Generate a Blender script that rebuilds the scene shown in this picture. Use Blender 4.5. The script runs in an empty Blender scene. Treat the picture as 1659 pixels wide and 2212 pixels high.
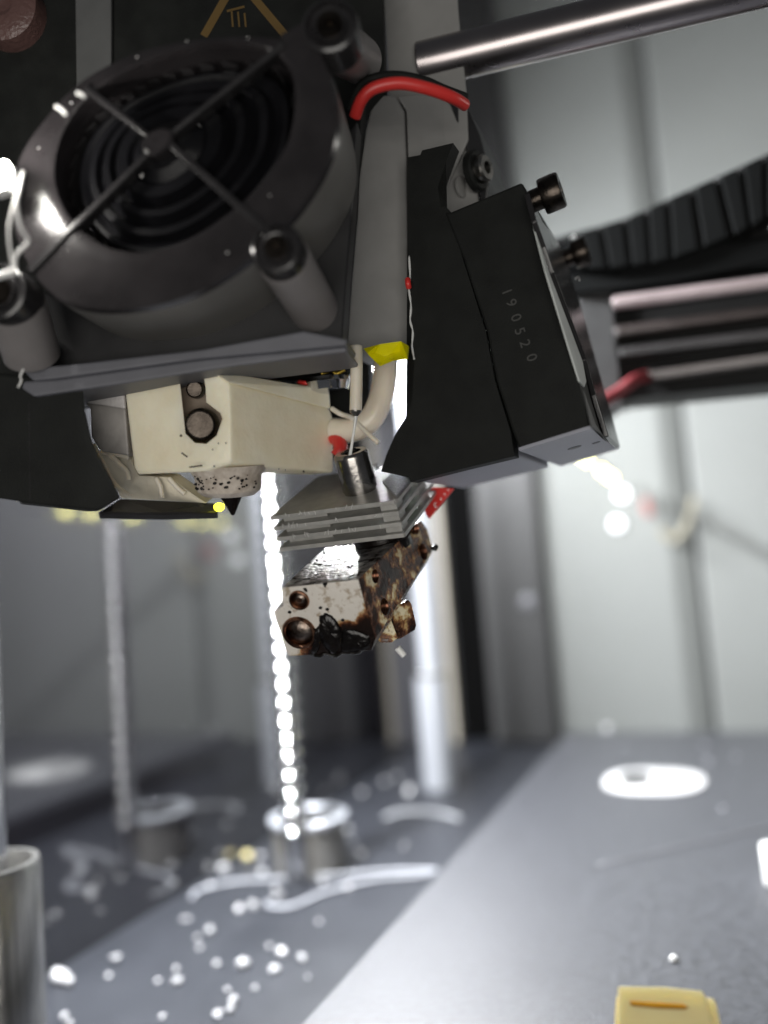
import bpy, bmesh, math, random
from mathutils import Vector, Matrix
random.seed(7)
S = bpy.context.scene
# ------------------------------------------------------------------ camera (1 unit = 1 cm)
S.unit_settings.system = 'METRIC'; S.unit_settings.scale_length = 0.01
F, CX, CY = 1800.0, 829.5, 1106.0            # focal length and centre, in px of a 1659x2212 frame
def ray(x, y): return Vector(((x-CX)/F, -(y-CY)/F, -1.0))
Yc = ray(1567, 1204).normalized()             # printer depth axis as seen by the camera
Zc = Vector((1, .077, 0)).cross(Yc).normalized()
if Zc.y < 0: Zc = -Zc
Xc = Yc.cross(Zc)
M = Matrix((Xc, Yc, Zc))                      # camera -> world
cd = bpy.data.cameras.new('camera'); cam = bpy.data.objects.new('camera', cd)
S.collection.objects.link(cam); cam.matrix_world = M.to_4x4(); S.camera = cam
cd.sensor_fit = 'HORIZONTAL'; cd.sensor_width = 36; cd.lens = 36*F/1659
cd.clip_start = .5; cd.clip_end = 500
cd.dof.use_dof = True; cd.dof.focus_distance = 14.0; cd.dof.aperture_fstop = .080
S.render.resolution_x = 768; S.render.resolution_y = 1024
# ------------------------------------------------------------------ world, light, exposure
W = bpy.data.worlds.new('World'); S.world = W; W.use_nodes = True
W.node_tree.nodes['Background'].inputs[0].default_value = (.80, .84, .90, 1)
W.node_tree.nodes['Background'].inputs[1].default_value = .06
S.view_settings.view_transform = 'Standard'; S.view_settings.look = 'None'
S.view_settings.exposure = .2; S.view_settings.gamma = 1
def area(name, loc, target, sx, sy, energy, col=(1, 1, 1), spread=180, along=False):
    l = bpy.data.lights.new(name, 'AREA'); l.shape = 'RECTANGLE'; l.size = sx; l.size_y = sy
    l.energy = energy; l.color = col; l.spread = math.radians(spread)
    o = bpy.data.objects.new(name, l); S.collection.objects.link(o); o.location = loc
    z = (Vector(loc)-Vector(target)).normalized(); y = Vector((0, 1, 0)) if along else Vector((0, 0, 1))
    y = (y-z*y.dot(z)).normalized(); x = y.cross(z)
    m = Matrix((x, y, z)).transposed().to_4x4(); m.translation = Vector(loc); o.matrix_world = m; return o
# the chamber's LED strip: high along the left wall, behind the print head
area('led_strip_lamp', (-17.4, 30, 13.3), (-2, 30, 8), .8, 30, 36000, (.95, .97, 1.0), 180, True)
# its nearer, brighter end beside the blower
area('led_strip_lamp', (-17.4, 17, 13.1), (-6, 20, -8), .8, 8, 24000, (.95, .97, 1.0), 180, True)
# daylight of the room, through the open door behind the camera
area('room_light', (7, -26, -8), (-3, 14, 2), 34, 22, 9200, (1.0, .96, .90))
# unseen warm white lamp high on the right, brightens the fins' right edges
area('right_warm_lamp', (13.5, 30, 11), (-8, 42, 0), 1.0, 26, 1300, (1.0, .97, .9), 180, True)

# ------------------------------------------------------------------ pixel helpers
def P(x, y, d): return M @ (ray(x, y)*d)
def C(v): return M @ Vector(v)                # camera-space direction -> world
def atX(x, y, X): r = M @ ray(x, y); return r*(X/r.x)
def atY(x, y, Y): r = M @ ray(x, y); return r*(Y/r.y)
def atZ(x, y, Z): r = M @ ray(x, y); return r*(Z/r.z)
def z1(x, y): return (x*.5, y*.5)
def z2(x, y): return (663.6+x*.6, y*.6)
def z3(x, y): return (x*.5, 387+y*.5)
def z4(x, y): return (719+x*.4, 276.5+y*.4)
def z5(x, y): return (553+x*.2667, 912.6+y*.2667)
def z6(x, y): return (166+x*.4668, 719+y*.4668)
def zb(x, y): return (x*.6, 1604+y*.6)
def zd(x, y): return (995.6+x*.4, 276.5+y*.4)
def zy(x, y): return (1272+x*.2334, 2046.5+y*.2334)
class Plane:
    """a real plane in space: o a world point, n its normal towards the viewer"""
    def __init__(s, o, n): s.o = Vector(o); s.n = Vector(n).normalized()
    def at(s, x, y, lift=0):
        r = M @ ray(x, y); o = s.o+s.n*lift
        return r*(o.dot(s.n)/r.dot(s.n))
# ------------------------------------------------------------------ object helpers
def link(o, parent=None):
    S.collection.objects.link(o)
    if parent is not None: o.parent = parent
    return o
def tag(o, label, cat, group=None, kind=None):
    o['label'] = label
    if cat: o['category'] = cat
    if group: o['group'] = group
    if kind: o['kind'] = kind
    return o
def thing(name, label, cat, group=None):
    return tag(link(bpy.data.objects.new(name, None)), label, cat, group)
def finish(name, bm, mat, parent=None, bevel=0, smooth=False, seg=2, sub=0):
    bmesh.ops.recalc_face_normals(bm, faces=bm.faces)
    me = bpy.data.meshes.new(name); bm.to_mesh(me); bm.free()
    me.materials.append(mat)
    o = bpy.data.objects.new(name, me); link(o, parent)
    if smooth:
        for p in me.polygons: p.use_smooth = True
    if bevel:
        m = o.modifiers.new('bevel', 'BEVEL'); m.width = bevel; m.segments = seg; m.limit_method = 'ANGLE'
        m.angle_limit = math.radians(25); m.harden_normals = False
    if sub:
        m = o.modifiers.new('sub', 'SUBSURF'); m.levels = sub; m.render_levels = sub
    return o
def prism_bm(front, back):
    bm = bmesh.new(); n = len(front)
    a = [bm.verts.new(p) for p in front]; b = [bm.verts.new(p) for p in back]
    bm.faces.new(a); bm.faces.new(b[::-1])
    for i in range(n): bm.faces.new((a[i], b[i], b[(i+1) % n], a[(i+1) % n]))
    bmesh.ops.triangulate(bm, faces=[f for f in bm.faces if len(f.verts) > 4])
    return bm
def prism(name, pts, off, mat, parent=None, bevel=.02, **k):
    off = Vector(off)
    return finish(name, prism_bm(pts, [p+off for p in pts]), mat, parent, bevel, **k)
def loft(name, front, back, mat, parent=None, bevel=.02, **k):
    return finish(name, prism_bm(front, back), mat, parent, bevel, **k)
def box(name, o, ex, ey, ez, mat, parent=None, bevel=.02, **k):
    o = Vector(o); ex = Vector(ex); ey = Vector(ey); ez = Vector(ez)
    return prism(name, [o, o+ex, o+ex+ey, o+ey], ez, mat, parent, bevel, **k)
def abox(name, lo, hi, mat, parent=None, bevel=.02, **k):
    lo = Vector(lo); hi = Vector(hi); d = hi-lo
    return box(name, lo, (d.x, 0, 0), (0, 0, d.z), (0, d.y, 0), mat, parent, bevel, **k)
def basis(ax):
    ax = Vector(ax).normalized(); t = Vector((0, 0, 1)) if abs(ax.z) < .9 else Vector((1, 0, 0))
    u = ax.cross(t).normalized(); return u, ax.cross(u), ax
def lathe(name, o, ax, prof, mat, parent=None, seg=40, bevel=0, a0=0, a1=2*math.pi, caps=True):
    """prof: list of (radius, distance along axis)"""
    u, v, w = basis(ax); bm = bmesh.new(); o = Vector(o); rings = []
    full = abs(a1-a0-2*math.pi) < 1e-4; ns = seg if full else seg+1
    for r, h in prof:
        if r < 1e-6: rings.append([bm.verts.new(o+w*h)]*ns)
        else: rings.append([bm.verts.new(o+w*h+(u*math.cos(a0+(a1-a0)*i/seg)+v*math.sin(a0+(a1-a0)*i/seg))*r) for i in range(ns)])
    for A, B in zip(rings, rings[1:]):
        for i in range(seg):
            j = (i+1) % ns
            vs = []
            for q in (A[i], A[j], B[j], B[i]):
                if q not in vs: vs.append(q)
            if len(vs) > 2:
                try: bm.faces.new(vs)
                except ValueError: pass
    if full and caps:
        for Rg in (rings[0], rings[-1]):
            if len(set(Rg)) > 2:
                try: bm.faces.new(Rg)
                except ValueError: pass
    ob = finish(name, bm, mat, parent, bevel)
    for p in ob.data.polygons: p.use_smooth = True
    ob.data.set_sharp_from_angle(angle=math.radians(35))
    return ob
def cyl(name, a, b, r, mat, parent=None, r2=None, seg=36, ch=.02):
    a = Vector(a); b = Vector(b); L = (b-a).length; r2 = r if r2 is None else r2
    return lathe(name, a, b-a, [(0, 0), (r-ch, 0), (r, ch), (r2, L-ch), (r2-ch, L), (0, L)], mat, parent, seg, caps=False)
def spline(pts, n=8, closed=False):
    pts = [Vector(p) for p in pts]; out = []; N = len(pts)
    for i in range(N if closed else N-1):
        g = (lambda k: pts[k % N]) if closed else (lambda k: pts[max(0, min(N-1, k))])
        a, b, c, d = g(i-1), g(i), g(i+1), g(i+2)
        for s in range(n):
            t = s/n
            out.append(.5*((2*b)+(c-a)*t+(2*a-5*b+4*c-d)*t*t+(3*b-a-3*c+d)*t**3))
    if not closed: out.append(pts[-1])
    return out
def tube(name, pts, r, mat, parent=None, seg=12, n=8, flat=1.0):
    pts = spline(pts, n) if n > 1 else [Vector(p) for p in pts]
    bm = bmesh.new(); rings = []; N = len(pts); u = None
    for i, p in enumerate(pts):
        t = (pts[min(N-1, i+1)]-pts[max(0, i-1)]).normalized()
        if u is None: u = basis(t)[0]
        u = (u-t*u.dot(t)).normalized(); v = t.cross(u)
        rr = r(i/(N-1)) if callable(r) else r
        rings.append([bm.verts.new(p+(u*math.cos(2*math.pi*k/seg)+v*math.sin(2*math.pi*k/seg)*flat)*rr) for k in range(seg)])
    for A, B in zip(rings, rings[1:]):
        for k in range(seg): bm.faces.new((A[k], A[(k+1) % seg], B[(k+1) % seg], B[k]))
    bm.faces.new(rings[0]); bm.faces.new(rings[-1])
    return finish(name, bm, mat, parent, 0, True)
def blob(name, c, r, mat, parent=None, squash=(1, 1, 1), rough=.25, sub=2):
    bm = bmesh.new(); bmesh.ops.create_icosphere(bm, subdivisions=sub, radius=1)
    for v in bm.verts:
        k = 1+random.uniform(-rough, rough)
        v.co = Vector((v.co.x*squash[0], v.co.y*squash[1], v.co.z*squash[2]))*r*k+Vector(c)
    return finish(name, bm, mat, parent, 0, True)
def cut(o, cutters):
    """boolean the cutters out of o and bake the result"""
    for c in cutters:
        m = o.modifiers.new('cut', 'BOOLEAN'); m.operation = 'DIFFERENCE'; m.object = c; m.solver = 'EXACT'
    bpy.context.view_layer.update()
    me = bpy.data.meshes.new_from_object(o.evaluated_get(bpy.context.evaluated_depsgraph_get()))
    o.modifiers.clear(); o.data = me
    for c in cutters: bpy.data.objects.remove(c)
    me.set_sharp_from_angle(angle=math.radians(30))
    return o
def text(name, body, size, o, ex, ey, mat, parent=None, ext=.004):
    cu = bpy.data.curves.new(name, 'FONT'); cu.body = body; cu.size = size; cu.extrude = ext
    cu.align_x = 'CENTER'; cu.align_y = 'CENTER'
    t = bpy.data.objects.new(name, cu); S.collection.objects.link(t)
    bpy.context.view_layer.update()
    me = bpy.data.meshes.new_from_object(t.evaluated_get(bpy.context.evaluated_depsgraph_get()))
    bpy.data.objects.remove(t); me.materials.clear(); me.materials.append(mat)
    ex = Vector(ex).normalized(); ey = Vector(ey); ey = (ey-ex*ey.dot(ex)).normalized(); ez = ex.cross(ey)
    mm = Matrix((ex, ey, ez)).transposed().to_4x4(); mm.translation = Vector(o); me.transform(mm)
    return link(bpy.data.objects.new(name, me), parent)
# ------------------------------------------------------------------ materials
def mat(name, col, rough=.5, metal=0, var=.15, vs=2.0, bump=.02, bs=12, spec=.5, col2=None, aniso=None, sss=0, coat=0, alpha=1, trans=0):
    m = bpy.data.materials.new(name); m.use_nodes = True; nt = m.node_tree; N = nt.nodes; L = nt.links
    b = N['Principled BSDF']; tc = N.new('ShaderNodeTexCoord')
    b.inputs['Roughness'].default_value = rough; b.inputs['Metallic'].default_value = metal
    b.inputs['Specular IOR Level'].default_value = spec
    mp = N.new('ShaderNodeMapping'); L.new(tc.outputs['Object'], mp.inputs[0])
    if aniso: mp.inputs['Scale'].default_value = aniso
    n = N.new('ShaderNodeTexNoise'); n.inputs['Scale'].default_value = vs; n.inputs['Detail'].default_value = 6
    L.new(mp.outputs[0], n.inputs[0])
    r = N.new('ShaderNodeValToRGB'); c2 = col2 or tuple(c*(1-var) for c in col)
    r.color_ramp.elements[0].position = .35; r.color_ramp.elements[1].position = .65
    r.color_ramp.elements[0].color = (*c2, 1); r.color_ramp.elements[1].color = (*col, 1)
    L.new(n.outputs[0], r.inputs[0]); L.new(r.outputs[0], b.inputs['Base Color'])
    n3 = N.new('ShaderNodeMapRange'); n3.inputs['To Min'].default_value = rough*.85; n3.inputs['To Max'].default_value = min(1, rough*1.18)
    L.new(n.outputs[0], n3.inputs[0]); L.new(n3.outputs[0], b.inputs['Roughness'])
    if bump:
        n2 = N.new('ShaderNodeTexNoise'); n2.inputs['Scale'].default_value = bs; n2.inputs['Detail'].default_value = 4
        L.new(mp.outputs[0], n2.inputs[0])
        bp = N.new('ShaderNodeBump'); bp.inputs['Strength'].default_value = 1; bp.inputs['Distance'].default_value = bump
        L.new(n2.outputs[0], bp.inputs['Height']); L.new(bp.outputs[0], b.inputs['Normal'])
    if sss:
        b.inputs['Subsurface Weight'].default_value = sss; b.inputs['Subsurface Radius'].default_value = (.5, .35, .2); b.inputs['Subsurface Scale'].default_value = 1
    if coat: b.inputs['Coat Weight'].default_value = coat; b.inputs['Coat Roughness'].default_value = .12
    if trans: b.inputs['Transmission Weight'].default_value = trans
    return m
def emit(name, col, s):
    m = bpy.data.materials.new(name); m.use_nodes = True; b = m.node_tree.nodes['Principled BSDF']
    b.inputs['Base Color'].default_value = (*col, 1)
    b.inputs['Emission Color'].default_value = (*col, 1); b.inputs['Emission Strength'].default_value = s
    return m
plastic = mat('black_plastic', (.018, .018, .019), .42, bump=.003, bs=40, var=.25, spec=.3)
matte = mat('matte_black_plastic', (.011, .012, .011), .58, bump=.008, bs=55, var=.4, spec=.18)
gloss = mat('glossy_black_plastic', (.022, .021, .022), .22, bump=.002, bs=30, var=.3)
blowerm = mat('dusty_black_plastic', (.020, .018, .019), .20, bump=.003, bs=30, var=.3)
greyp = mat('grey_plastic', (.085, .087, .086), .45, bump=.003, bs=40, var=.12)
greyl = mat('light_grey_plastic', (.24, .238, .23), .5, bump=.003, bs=40, var=.1)
undm = mat('blue_grey_plastic', (.12, .122, .138), .5, bump=.003, bs=40, var=.12)
under = mat('plate_lit_plastic', (.30, .305, .35), .5, bump=.003, bs=40, var=.06)  # pale tone stands for light bounced up from the plate
chrome = mat('polished_steel', (.62, .62, .63), .12, 1, bump=0, var=.05)
steel = mat('machined_steel', (.30, .29, .27), .28, 1, bump=.002, bs=60, var=.3, vs=5)
darksteel = mat('dark_steel', (.06, .05, .042), .28, 1, bump=.004, bs=25, var=.5, vs=6)
fitting = mat('black_nickel', (.38, .36, .34), .22, 1, bump=.003, bs=14, var=.4, vs=3)
alu = mat("grey_anodised_aluminium", (.46, .455, .43), .42, .5, bump=.0025, bs=90, var=.18, vs=5)
sand = mat('sandblasted_aluminium', (.62, .63, .66), .35, .8, bump=.02, bs=45, var=.5, vs=30)
screwm = mat('lead_screw_steel', (.72, .72, .72), .12, 1, bump=0, var=.05)
brushed = mat('brushed_steel', (.68, .67, .64), .22, .9, bump=.004, bs=14, var=.45, vs=3, aniso=(6, 6, .12))
white = mat('white_plastic', (.85, .85, .83), .3, bump=.01, var=.05)
socket = mat('silicone_sock', (.90, .84, .66), .40, bump=.010, bs=9, var=.10, vs=1.4, sss=.3, col2=(.82, .74, .55))
foil = mat('cream_wrap', (.78, .72, .58), .35, bump=.02, bs=6, var=.2)
bluefoil = mat('grey_wrap', (.42, .40, .38), .4, bump=.02, bs=6, var=.3)
red = mat('red_silicone', (.62, .035, .03), .38, bump=.002, var=.1)
yellowtape = mat('yellow_tape', (.85, .76, .0), .3, bump=.01, bs=8, var=.2, sss=.3)
ptfe = mat('cream_tube', (.78, .70, .58), .3, bump=.004, var=.1, sss=.3)
clearish = mat('clear_filament', (.85, .86, .84), .15, bump=0, var=.05, trans=.3)
yprint = mat('pale_yellow_plastic', (.95, .80, .40), .45, bump=.004, bs=30, var=.05, sss=.2)
yslot = mat('orange_yellow_plastic', (.80, .42, .03), .45, bump=.004, bs=30, var=.1)
soot = mat('charred_plastic', (.006, .004, .003), .24, bump=.02, bs=7, var=.6, spec=.4)
amber = mat('ochre_print', (.11, .065, .014), .6, bump=0)
textg = mat('grey_lettering', (.05, .05, .047), .5, bump=0)
holem = mat('hole_black', (.004, .003, .003), .6, bump=0)
copper = mat('burnt_copper', (.36, .19, .12), .24, 1, bump=.006, bs=10, var=.6, vs=4, col2=(.06, .03, .02))

def burnt(name, base, dirt=.5, vscale=2.2, streak=(1, 1, 1), shiny=.3, metal=0, zgrad=None, hard=.05):
    """painted metal with baked-on brown and black plastic residue"""
    m = bpy.data.materials.new(name); m.use_nodes = True; nt = m.node_tree; N = nt.nodes; L = nt.links
    b = N['Principled BSDF']; tc = N.new('ShaderNodeTexCoord'); mp = N.new('ShaderNodeMapping')
    L.new(tc.outputs['Object'], mp.inputs[0]); mp.inputs['Scale'].default_value = streak
    def noise(s, d, off=0):
        n = N.new('ShaderNodeTexNoise'); n.inputs['Scale'].default_value = s; n.inputs['Detail'].default_value = d; n.inputs['Roughness'].default_value = .62
        a = N.new('ShaderNodeVectorMath'); a.inputs[1].default_value = (off, off*.7, -off); L.new(mp.outputs[0], a.inputs[0]); L.new(a.outputs[0], n.inputs[0]); return n
    n1 = noise(vscale, 9); src = n1.outputs[0]
    if zgrad:   # residue has run down and gathered along one side: (direction, offset, gain)
        d, off, g = zgrad
        dt = N.new('ShaderNodeVectorMath'); dt.operation = 'DOT_PRODUCT'; dt.inputs[1].default_value = d; L.new(tc.outputs['Object'], dt.inputs[0])
        mr = N.new('ShaderNodeMath'); mr.operation = 'SUBTRACT'; mr.inputs[1].default_value = off; L.new(dt.outputs['Value'], mr.inputs[0])
        mu = N.new('ShaderNodeMath'); mu.operation = 'MULTIPLY'; mu.inputs[1].default_value = g; mu.use_clamp = False; L.new(mr.outputs[0], mu.inputs[0])
        cl = N.new('ShaderNodeClamp'); cl.inputs['Min'].default_value = -.35; cl.inputs['Max'].default_value = .35; L.new(mu.outputs[0], cl.inputs[0])
        ad = N.new('ShaderNodeMath'); L.new(n1.outputs[0], ad.inputs[0]); L.new(cl.outputs[0], ad.inputs[1]); src = ad.outputs[0]
    r = N.new('ShaderNodeValToRGB'); e = r.color_ramp.elements; t = 1-dirt
    e[0].position = 0; e[0].color = (*base, 1)
    e[1].position = 1; e[1].color = (.006, .004, .003, 1)
    for p, c in ((t-hard, base), (t-hard*.4, (base[0]*.75, base[1]*.58, base[2]*.33)), (t, (.26, .10, .028)), (t+hard, (.055, .018, .007)), (t+hard*2.4, (.012, .006, .004))):
        q = e.new(max(.01, min(.99, p))); q.color = (*c, 1)
    L.new(src, r.inputs[0])
    n4 = noise(vscale*4, 5, 3.3); mx = N.new('ShaderNodeMix'); mx.data_type = 'RGBA'; mx.blend_type = 'MULTIPLY'
    r4 = N.new('ShaderNodeValToRGB'); r4.color_ramp.elements[0].position = .36; r4.color_ramp.elements[0].color = (.45, .36, .25, 1)
    r4.color_ramp.elements[1].position = .46; r4.color_ramp.elements[1].color = (1, 1, 1, 1)
    L.new(n4.outputs[0], r4.inputs[0]); mx.inputs['Factor'].default_value = .8
    L.new(r.outputs[0], mx.inputs['A']); L.new(r4.outputs[0], mx.inputs['B']); L.new(mx.outputs['Result'], b.inputs['Base Color'])
    rr = N.new('ShaderNodeMapRange'); rr.inputs['From Min'].default_value = t-hard; rr.inputs['From Max'].default_value = t+hard
    rr.inputs['To Min'].default_value = .5; rr.inputs['To Max'].default_value = shiny; L.new(src, rr.inputs[0]); L.new(rr.outputs[0], b.inputs['Roughness'])
    bp = N.new('ShaderNodeBump'); bp.inputs['Distance'].default_value = .05; bp.inputs['Strength'].default_value = .8
    hh = N.new('ShaderNodeMath'); hh.operation = 'MULTIPLY_ADD'; hh.inputs[1].default_value = .35
    L.new(n4.outputs[0], hh.inputs[0]); L.new(rr.outputs[0], hh.inputs[2]); L.new(hh.outputs[0], bp.inputs['Height']); L.new(bp.outputs[0], b.inputs['Normal'])
    b.inputs['Metallic'].default_value = metal
    return m

# ================================================================== SETTING
H, HB = 10.4, 8.63           # floor and plate, below the camera
XW = -1.838*H                # inner face of the left wall
wallm = mat('smoked_acrylic', (.022, .021, .026), .07, bump=0, var=.3, vs=.3, spec=1.0)
wallm.node_tree.nodes['Principled BSDF'].inputs['IOR'].default_value = 2.1
floorm = mat('powder_coated_floor', (.022, .024, .030), .40, bump=.004, bs=30, var=.12, vs=.5, spec=.5)
backm = mat('pale_painted_steel', (.175, .183, .175), .7, bump=.002, bs=20, var=.05, vs=.2)
backg = mat('grey_painted_steel', (.05, .05, .05), .45, bump=.002, bs=20, var=.08, vs=.2, spec=.3)
midg = mat('mid_grey_painted_steel', (.16, .16, .175), .4, bump=.002, bs=20, var=.08, vs=.2)
beige = mat('beige_painted_steel', (.50, .46, .38), .4, bump=0, var=.05)
blackm = mat('black_gap', (.004, .004, .004), .9, bump=0, spec=0)
def struct(o): o['kind'] = 'structure'; return o
fl = struct(abox('floor', (XW-.5, 6, -H-.4), (16, 56, -H), floorm, None, 0))
lw = struct(abox('left_wall', (XW-.4, 6, -H+.0), (XW, 51.6, 34), wallm, None, 0))
bw = struct(link(bpy.data.objects.new('back_wall', None)))
YB = 51.5
def wx(x, y, Y=YB): return atY(x, y, Y).x
xa = wx(972, 1500); xb = wx(984, 1500); xc = wx(1062, 1500); xd = wx(1218, 1500)
xe = wx(1535, 1450, 50.2); xf = wx(1478, 1450, YB+.3)
abox('panel', (XW-.4, YB, -H), (xa, YB+.5, 60), midg, bw, .05)
abox('trim_strip', (xa+.01, YB-.3, -H), (xb, YB+.4, 60), beige, bw, .1)
abox('gap', (xb+.01, YB+.9, -H), (xc, YB+1.2, 60), blackm, bw, 0)
pan = abox('post', (xc+.01, YB-.6, -H), (xd-.4, YB+.4, 60), backg, bw, .3)
c0 = atY(1140, 1300, YB-.6)
lathe('screw_head', c0, (0, -1, 0), [(.45, 0), (.42, .15), (.2, .25), (0, .26)], midg, bw)
o = prism('panel', [Vector((xd-.39, YB+.3, -H)), Vector((xf, YB+.3, -H)), Vector((xf+1.2, YB+.9, -H)), Vector((xf+1.2, YB+4, -H)), Vector((xd-.39, YB+4, -H))], (0, 0, 70), backm, bw, .12)
abox('panel', (xe, YB+.5, -H), (26, YB+5, 60), backm, bw, .2)

# build plate
dk0 = mat('slot_grey', (.03, .03, .03), .6, bump=0, spec=.2)
bed = thing('build_plate', 'dark grey build plate covering the right of the chamber floor', 'build plate')
bedm = mat('textured_plate', (.046, .048, .056), .38, bump=.012, bs=26, var=.4, vs=5, spec=.9)
bx = -1.018*HB; by = 5.27*HB
slot_o = atZ(1412, 1690, -HB)
plate = abox('plate', (bx, 7, -HB-.35), (14, by, -HB), bedm, bed, .03)
sx0 = atZ(1304, 1690, -HB).x; sx1 = atZ(1524, 1690, -HB).x
sy0 = atZ(1415, 1716, -HB).y; sy1 = atZ(1415, 1664, -HB).y
def stadium(cx, cy, a, b, z, n=40):
    return [Vector((cx+a*math.copysign(abs(math.cos(t))**.8, math.cos(t)), cy+b*math.copysign(abs(math.sin(t))**.8, math.sin(t)), z)) for t in [2*math.pi*i/n for i in range(n)]]
cxs, cys, sa, sb = (sx0+sx1)/2, (sy0+sy1)/2, (sx1-sx0)/2, (sy1-sy0)/2
cutr = prism('cutter', stadium(cxs-sa*.37, cys+sb*.12, sa*.34, sb*.62, -HB-.2), (0, 0, 1), holem, None, 0)
washer = prism('oval_insert', stadium(cxs, cys, sa, sb, -HB+.004), (0, 0, .06), mat('insert_white', (.6, .6, .6), .5, bump=.004), None, .03)
cut(washer, [cutr]); washer.parent = bed
prism('insert_hole', stadium(cxs-sa*.37, cys+sb*.12, sa*.35, sb*.63, -HB+.004), (0, 0, .012), dk0, bed, 0)
e0 = atZ(1290, 1868, -HB+.05); e1 = atZ(1659, 1786, -HB+.05); e2 = atZ(1900, 1735, -HB+.05)
tube('sheet_edge', [e0, e1, e2], .035, mat('sheet_edge', (.14, .14, .15), .4), bed, 8, 6, .4)
e = atZ(1653, 1920, -HB)
clip = tag(abox('white_clip', (e.x, e.y, -HB), (e.x+1.5, e.y+1.6, -HB+.75), white, None, .12), 'white clip standing on the plate at the right edge', 'clip')

# yellow printed part on the plate
yp = thing('printed_part', 'pale yellow plastic block with a slot, lying on the dark plate', 'printed part')
dT = 12.0
yt = Plane(P(*zy(265, 340), dT), C((0, .72, .69)))
T = [zy(265, 345), zy(700, 352), zy(1045, 388), zy(1085, 450), zy(1150, 720), zy(1180, 900), zy(262, 900)]
top = [yt.at(*q) for q in T]
dn = Vector((0, 0, -1))
tp = prism('upper_block', top, dn*.55, yprint, None, .05, seg=3)
sl = [zy(380, 500), zy(400, 485), zy(650, 500), zy(880, 515), zy(935, 548), zy(890, 575), zy(640, 566), zy(390, 540)]
cu = prism('cutter', [yt.at(*q, .01) for q in sl], -yt.n*.16, yslot, None, 0)
cut(tp, [cu]); tp.parent = yp
prism('slot_floor', [yt.at(*q, -.045) for q in sl], -yt.n*.05, yslot, yp, 0)
T2 = [zy(255, 450), zy(262, 440), zy(1085, 455), zy(1150, 466), zy(1180, 520), zy(1260, 900), zy(240, 900), zy(243, 600)]
yt2 = Plane(yt.o-yt.n*.16+dn*.05, yt.n)
prism('lower_block', [yt2.at(*q) for q in T2], dn*1.3, yprint, yp, .05, seg=3)
tag(blob('plastic_crumb', atZ(*zy(785, 105), -HB+.06), .09, white), 'tiny white plastic crumb on the plate above the yellow block', 'crumb')

# ------------------------------------------------------------------ rods and screws
def vrod(name, label, X, Y, r, z0, z1_, cat='rod', m=chrome):
    t = thing(name, label, cat); t.location = (X, Y, z0)
    c = cyl('rod', (0, 0, 0), (0, 0, z1_-z0), r, m, t, seg=48); return t
rodm = mat('satin_steel', (.50, .52, .56), .3, .35, bump=0, var=.03)
g0 = atZ(950, 1700, -H)
gr = vrod('guide_rod', 'bright vertical guide rod in the back left corner, with a thicker sleeve below', g0.x, g0.y, .52, -H, 24, m=rodm)
zt = atY(930, 1460, g0.y).z
cyl('sleeve', (0, 0, 0), (0, 0, zt+H), .80, rodm, gr, seg=48)
lathe('sleeve_rim', (0, 0, zt+H), (0, 0, 1), [(.82, 0), (.86, .05), (.86, .16), (.55, .2)], brushed, gr)
n0 = P(-34, 1866, 18.5)
gl = vrod('guide_rod', 'smooth vertical guide rod rising from the steel sleeve at the left edge', n0.x, n0.y, .48, -H-1, 24)
sl_ = lathe('sleeve', (0, 0, 0), (0, 0, 1), [(1.16, 0), (1.16, n0.z+H+.9), (1.13, n0.z+H+1), (1.0, n0.z+H+1), (.97, n0.z+H+.95), (.97, n0.z+H+.2), (.49, n0.z+H+.2)], brushed, gl, 64)
# lead screw
s0 = atZ(640, 1905, -H)
ls = thing('lead_screw', 'brightly lit threaded lead screw standing left of the burnt hotend', 'lead screw'); ls.location = (s0.x, s0.y, -H)
def thread_bm(r, depth, pitch, z0, z1_):
    bm = bmesh.new(); seg = 28; per = 8; n = int((z1_-z0)/pitch*per); prev = None
    for i in range(n+1):
        row = []
        for k in range(seg):
            z = z0+i*pitch/per; ph = (z/pitch-k/seg) % 1
            h = (.5+.5*math.cos(2*math.pi*ph))**1.6
            a = 2*math.pi*k/seg; q = r-depth*(1-h)
            row.append(bm.verts.new((q*math.cos(a), q*math.sin(a), z)))
        if prev:
            for k in range(seg): bm.faces.new((prev[k], prev[(k+1) % seg], row[(k+1) % seg], row[k]))
        prev = row
    return bm
zst = atY(640, 1792, s0.y).z+H
thr = finish('thread', thread_bm(.48, .17, .64, zst, 34), screwm, ls, 0, True)
cyl('shank', (0, 0, 0), (0, 0, zst), .40, chrome, ls)
bc = s0+Vector((-.15, 1.5, 0)); 
bh = thing('bearing_housing', 'round open steel bearing housing behind the foot of the lead screw', 'bearing housing'); bh.location = (bc.x, bc.y, -H)
zc = atY(650, 1765, bc.y).z+H
lathe('housing_wall', (0, 0, 0), (0, 0, 1), [(1.38, 0), (1.38, zc-.12), (1.26, zc-.12), (1.26, 0)], mat('grey_bearing', (.30, .29, .27), .4, .6), bh, 48, caps=False)
lathe('housing_rim', (0, 0, zc-.12), (0, 0, 1), [(1.20, 0), (1.46, 0), (1.48, .04), (1.48, .2), (1.42, .24), (1.2, .24), (1.16, .2), (1.16, .02)], rodm, bh, 48, caps=False)
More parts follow.
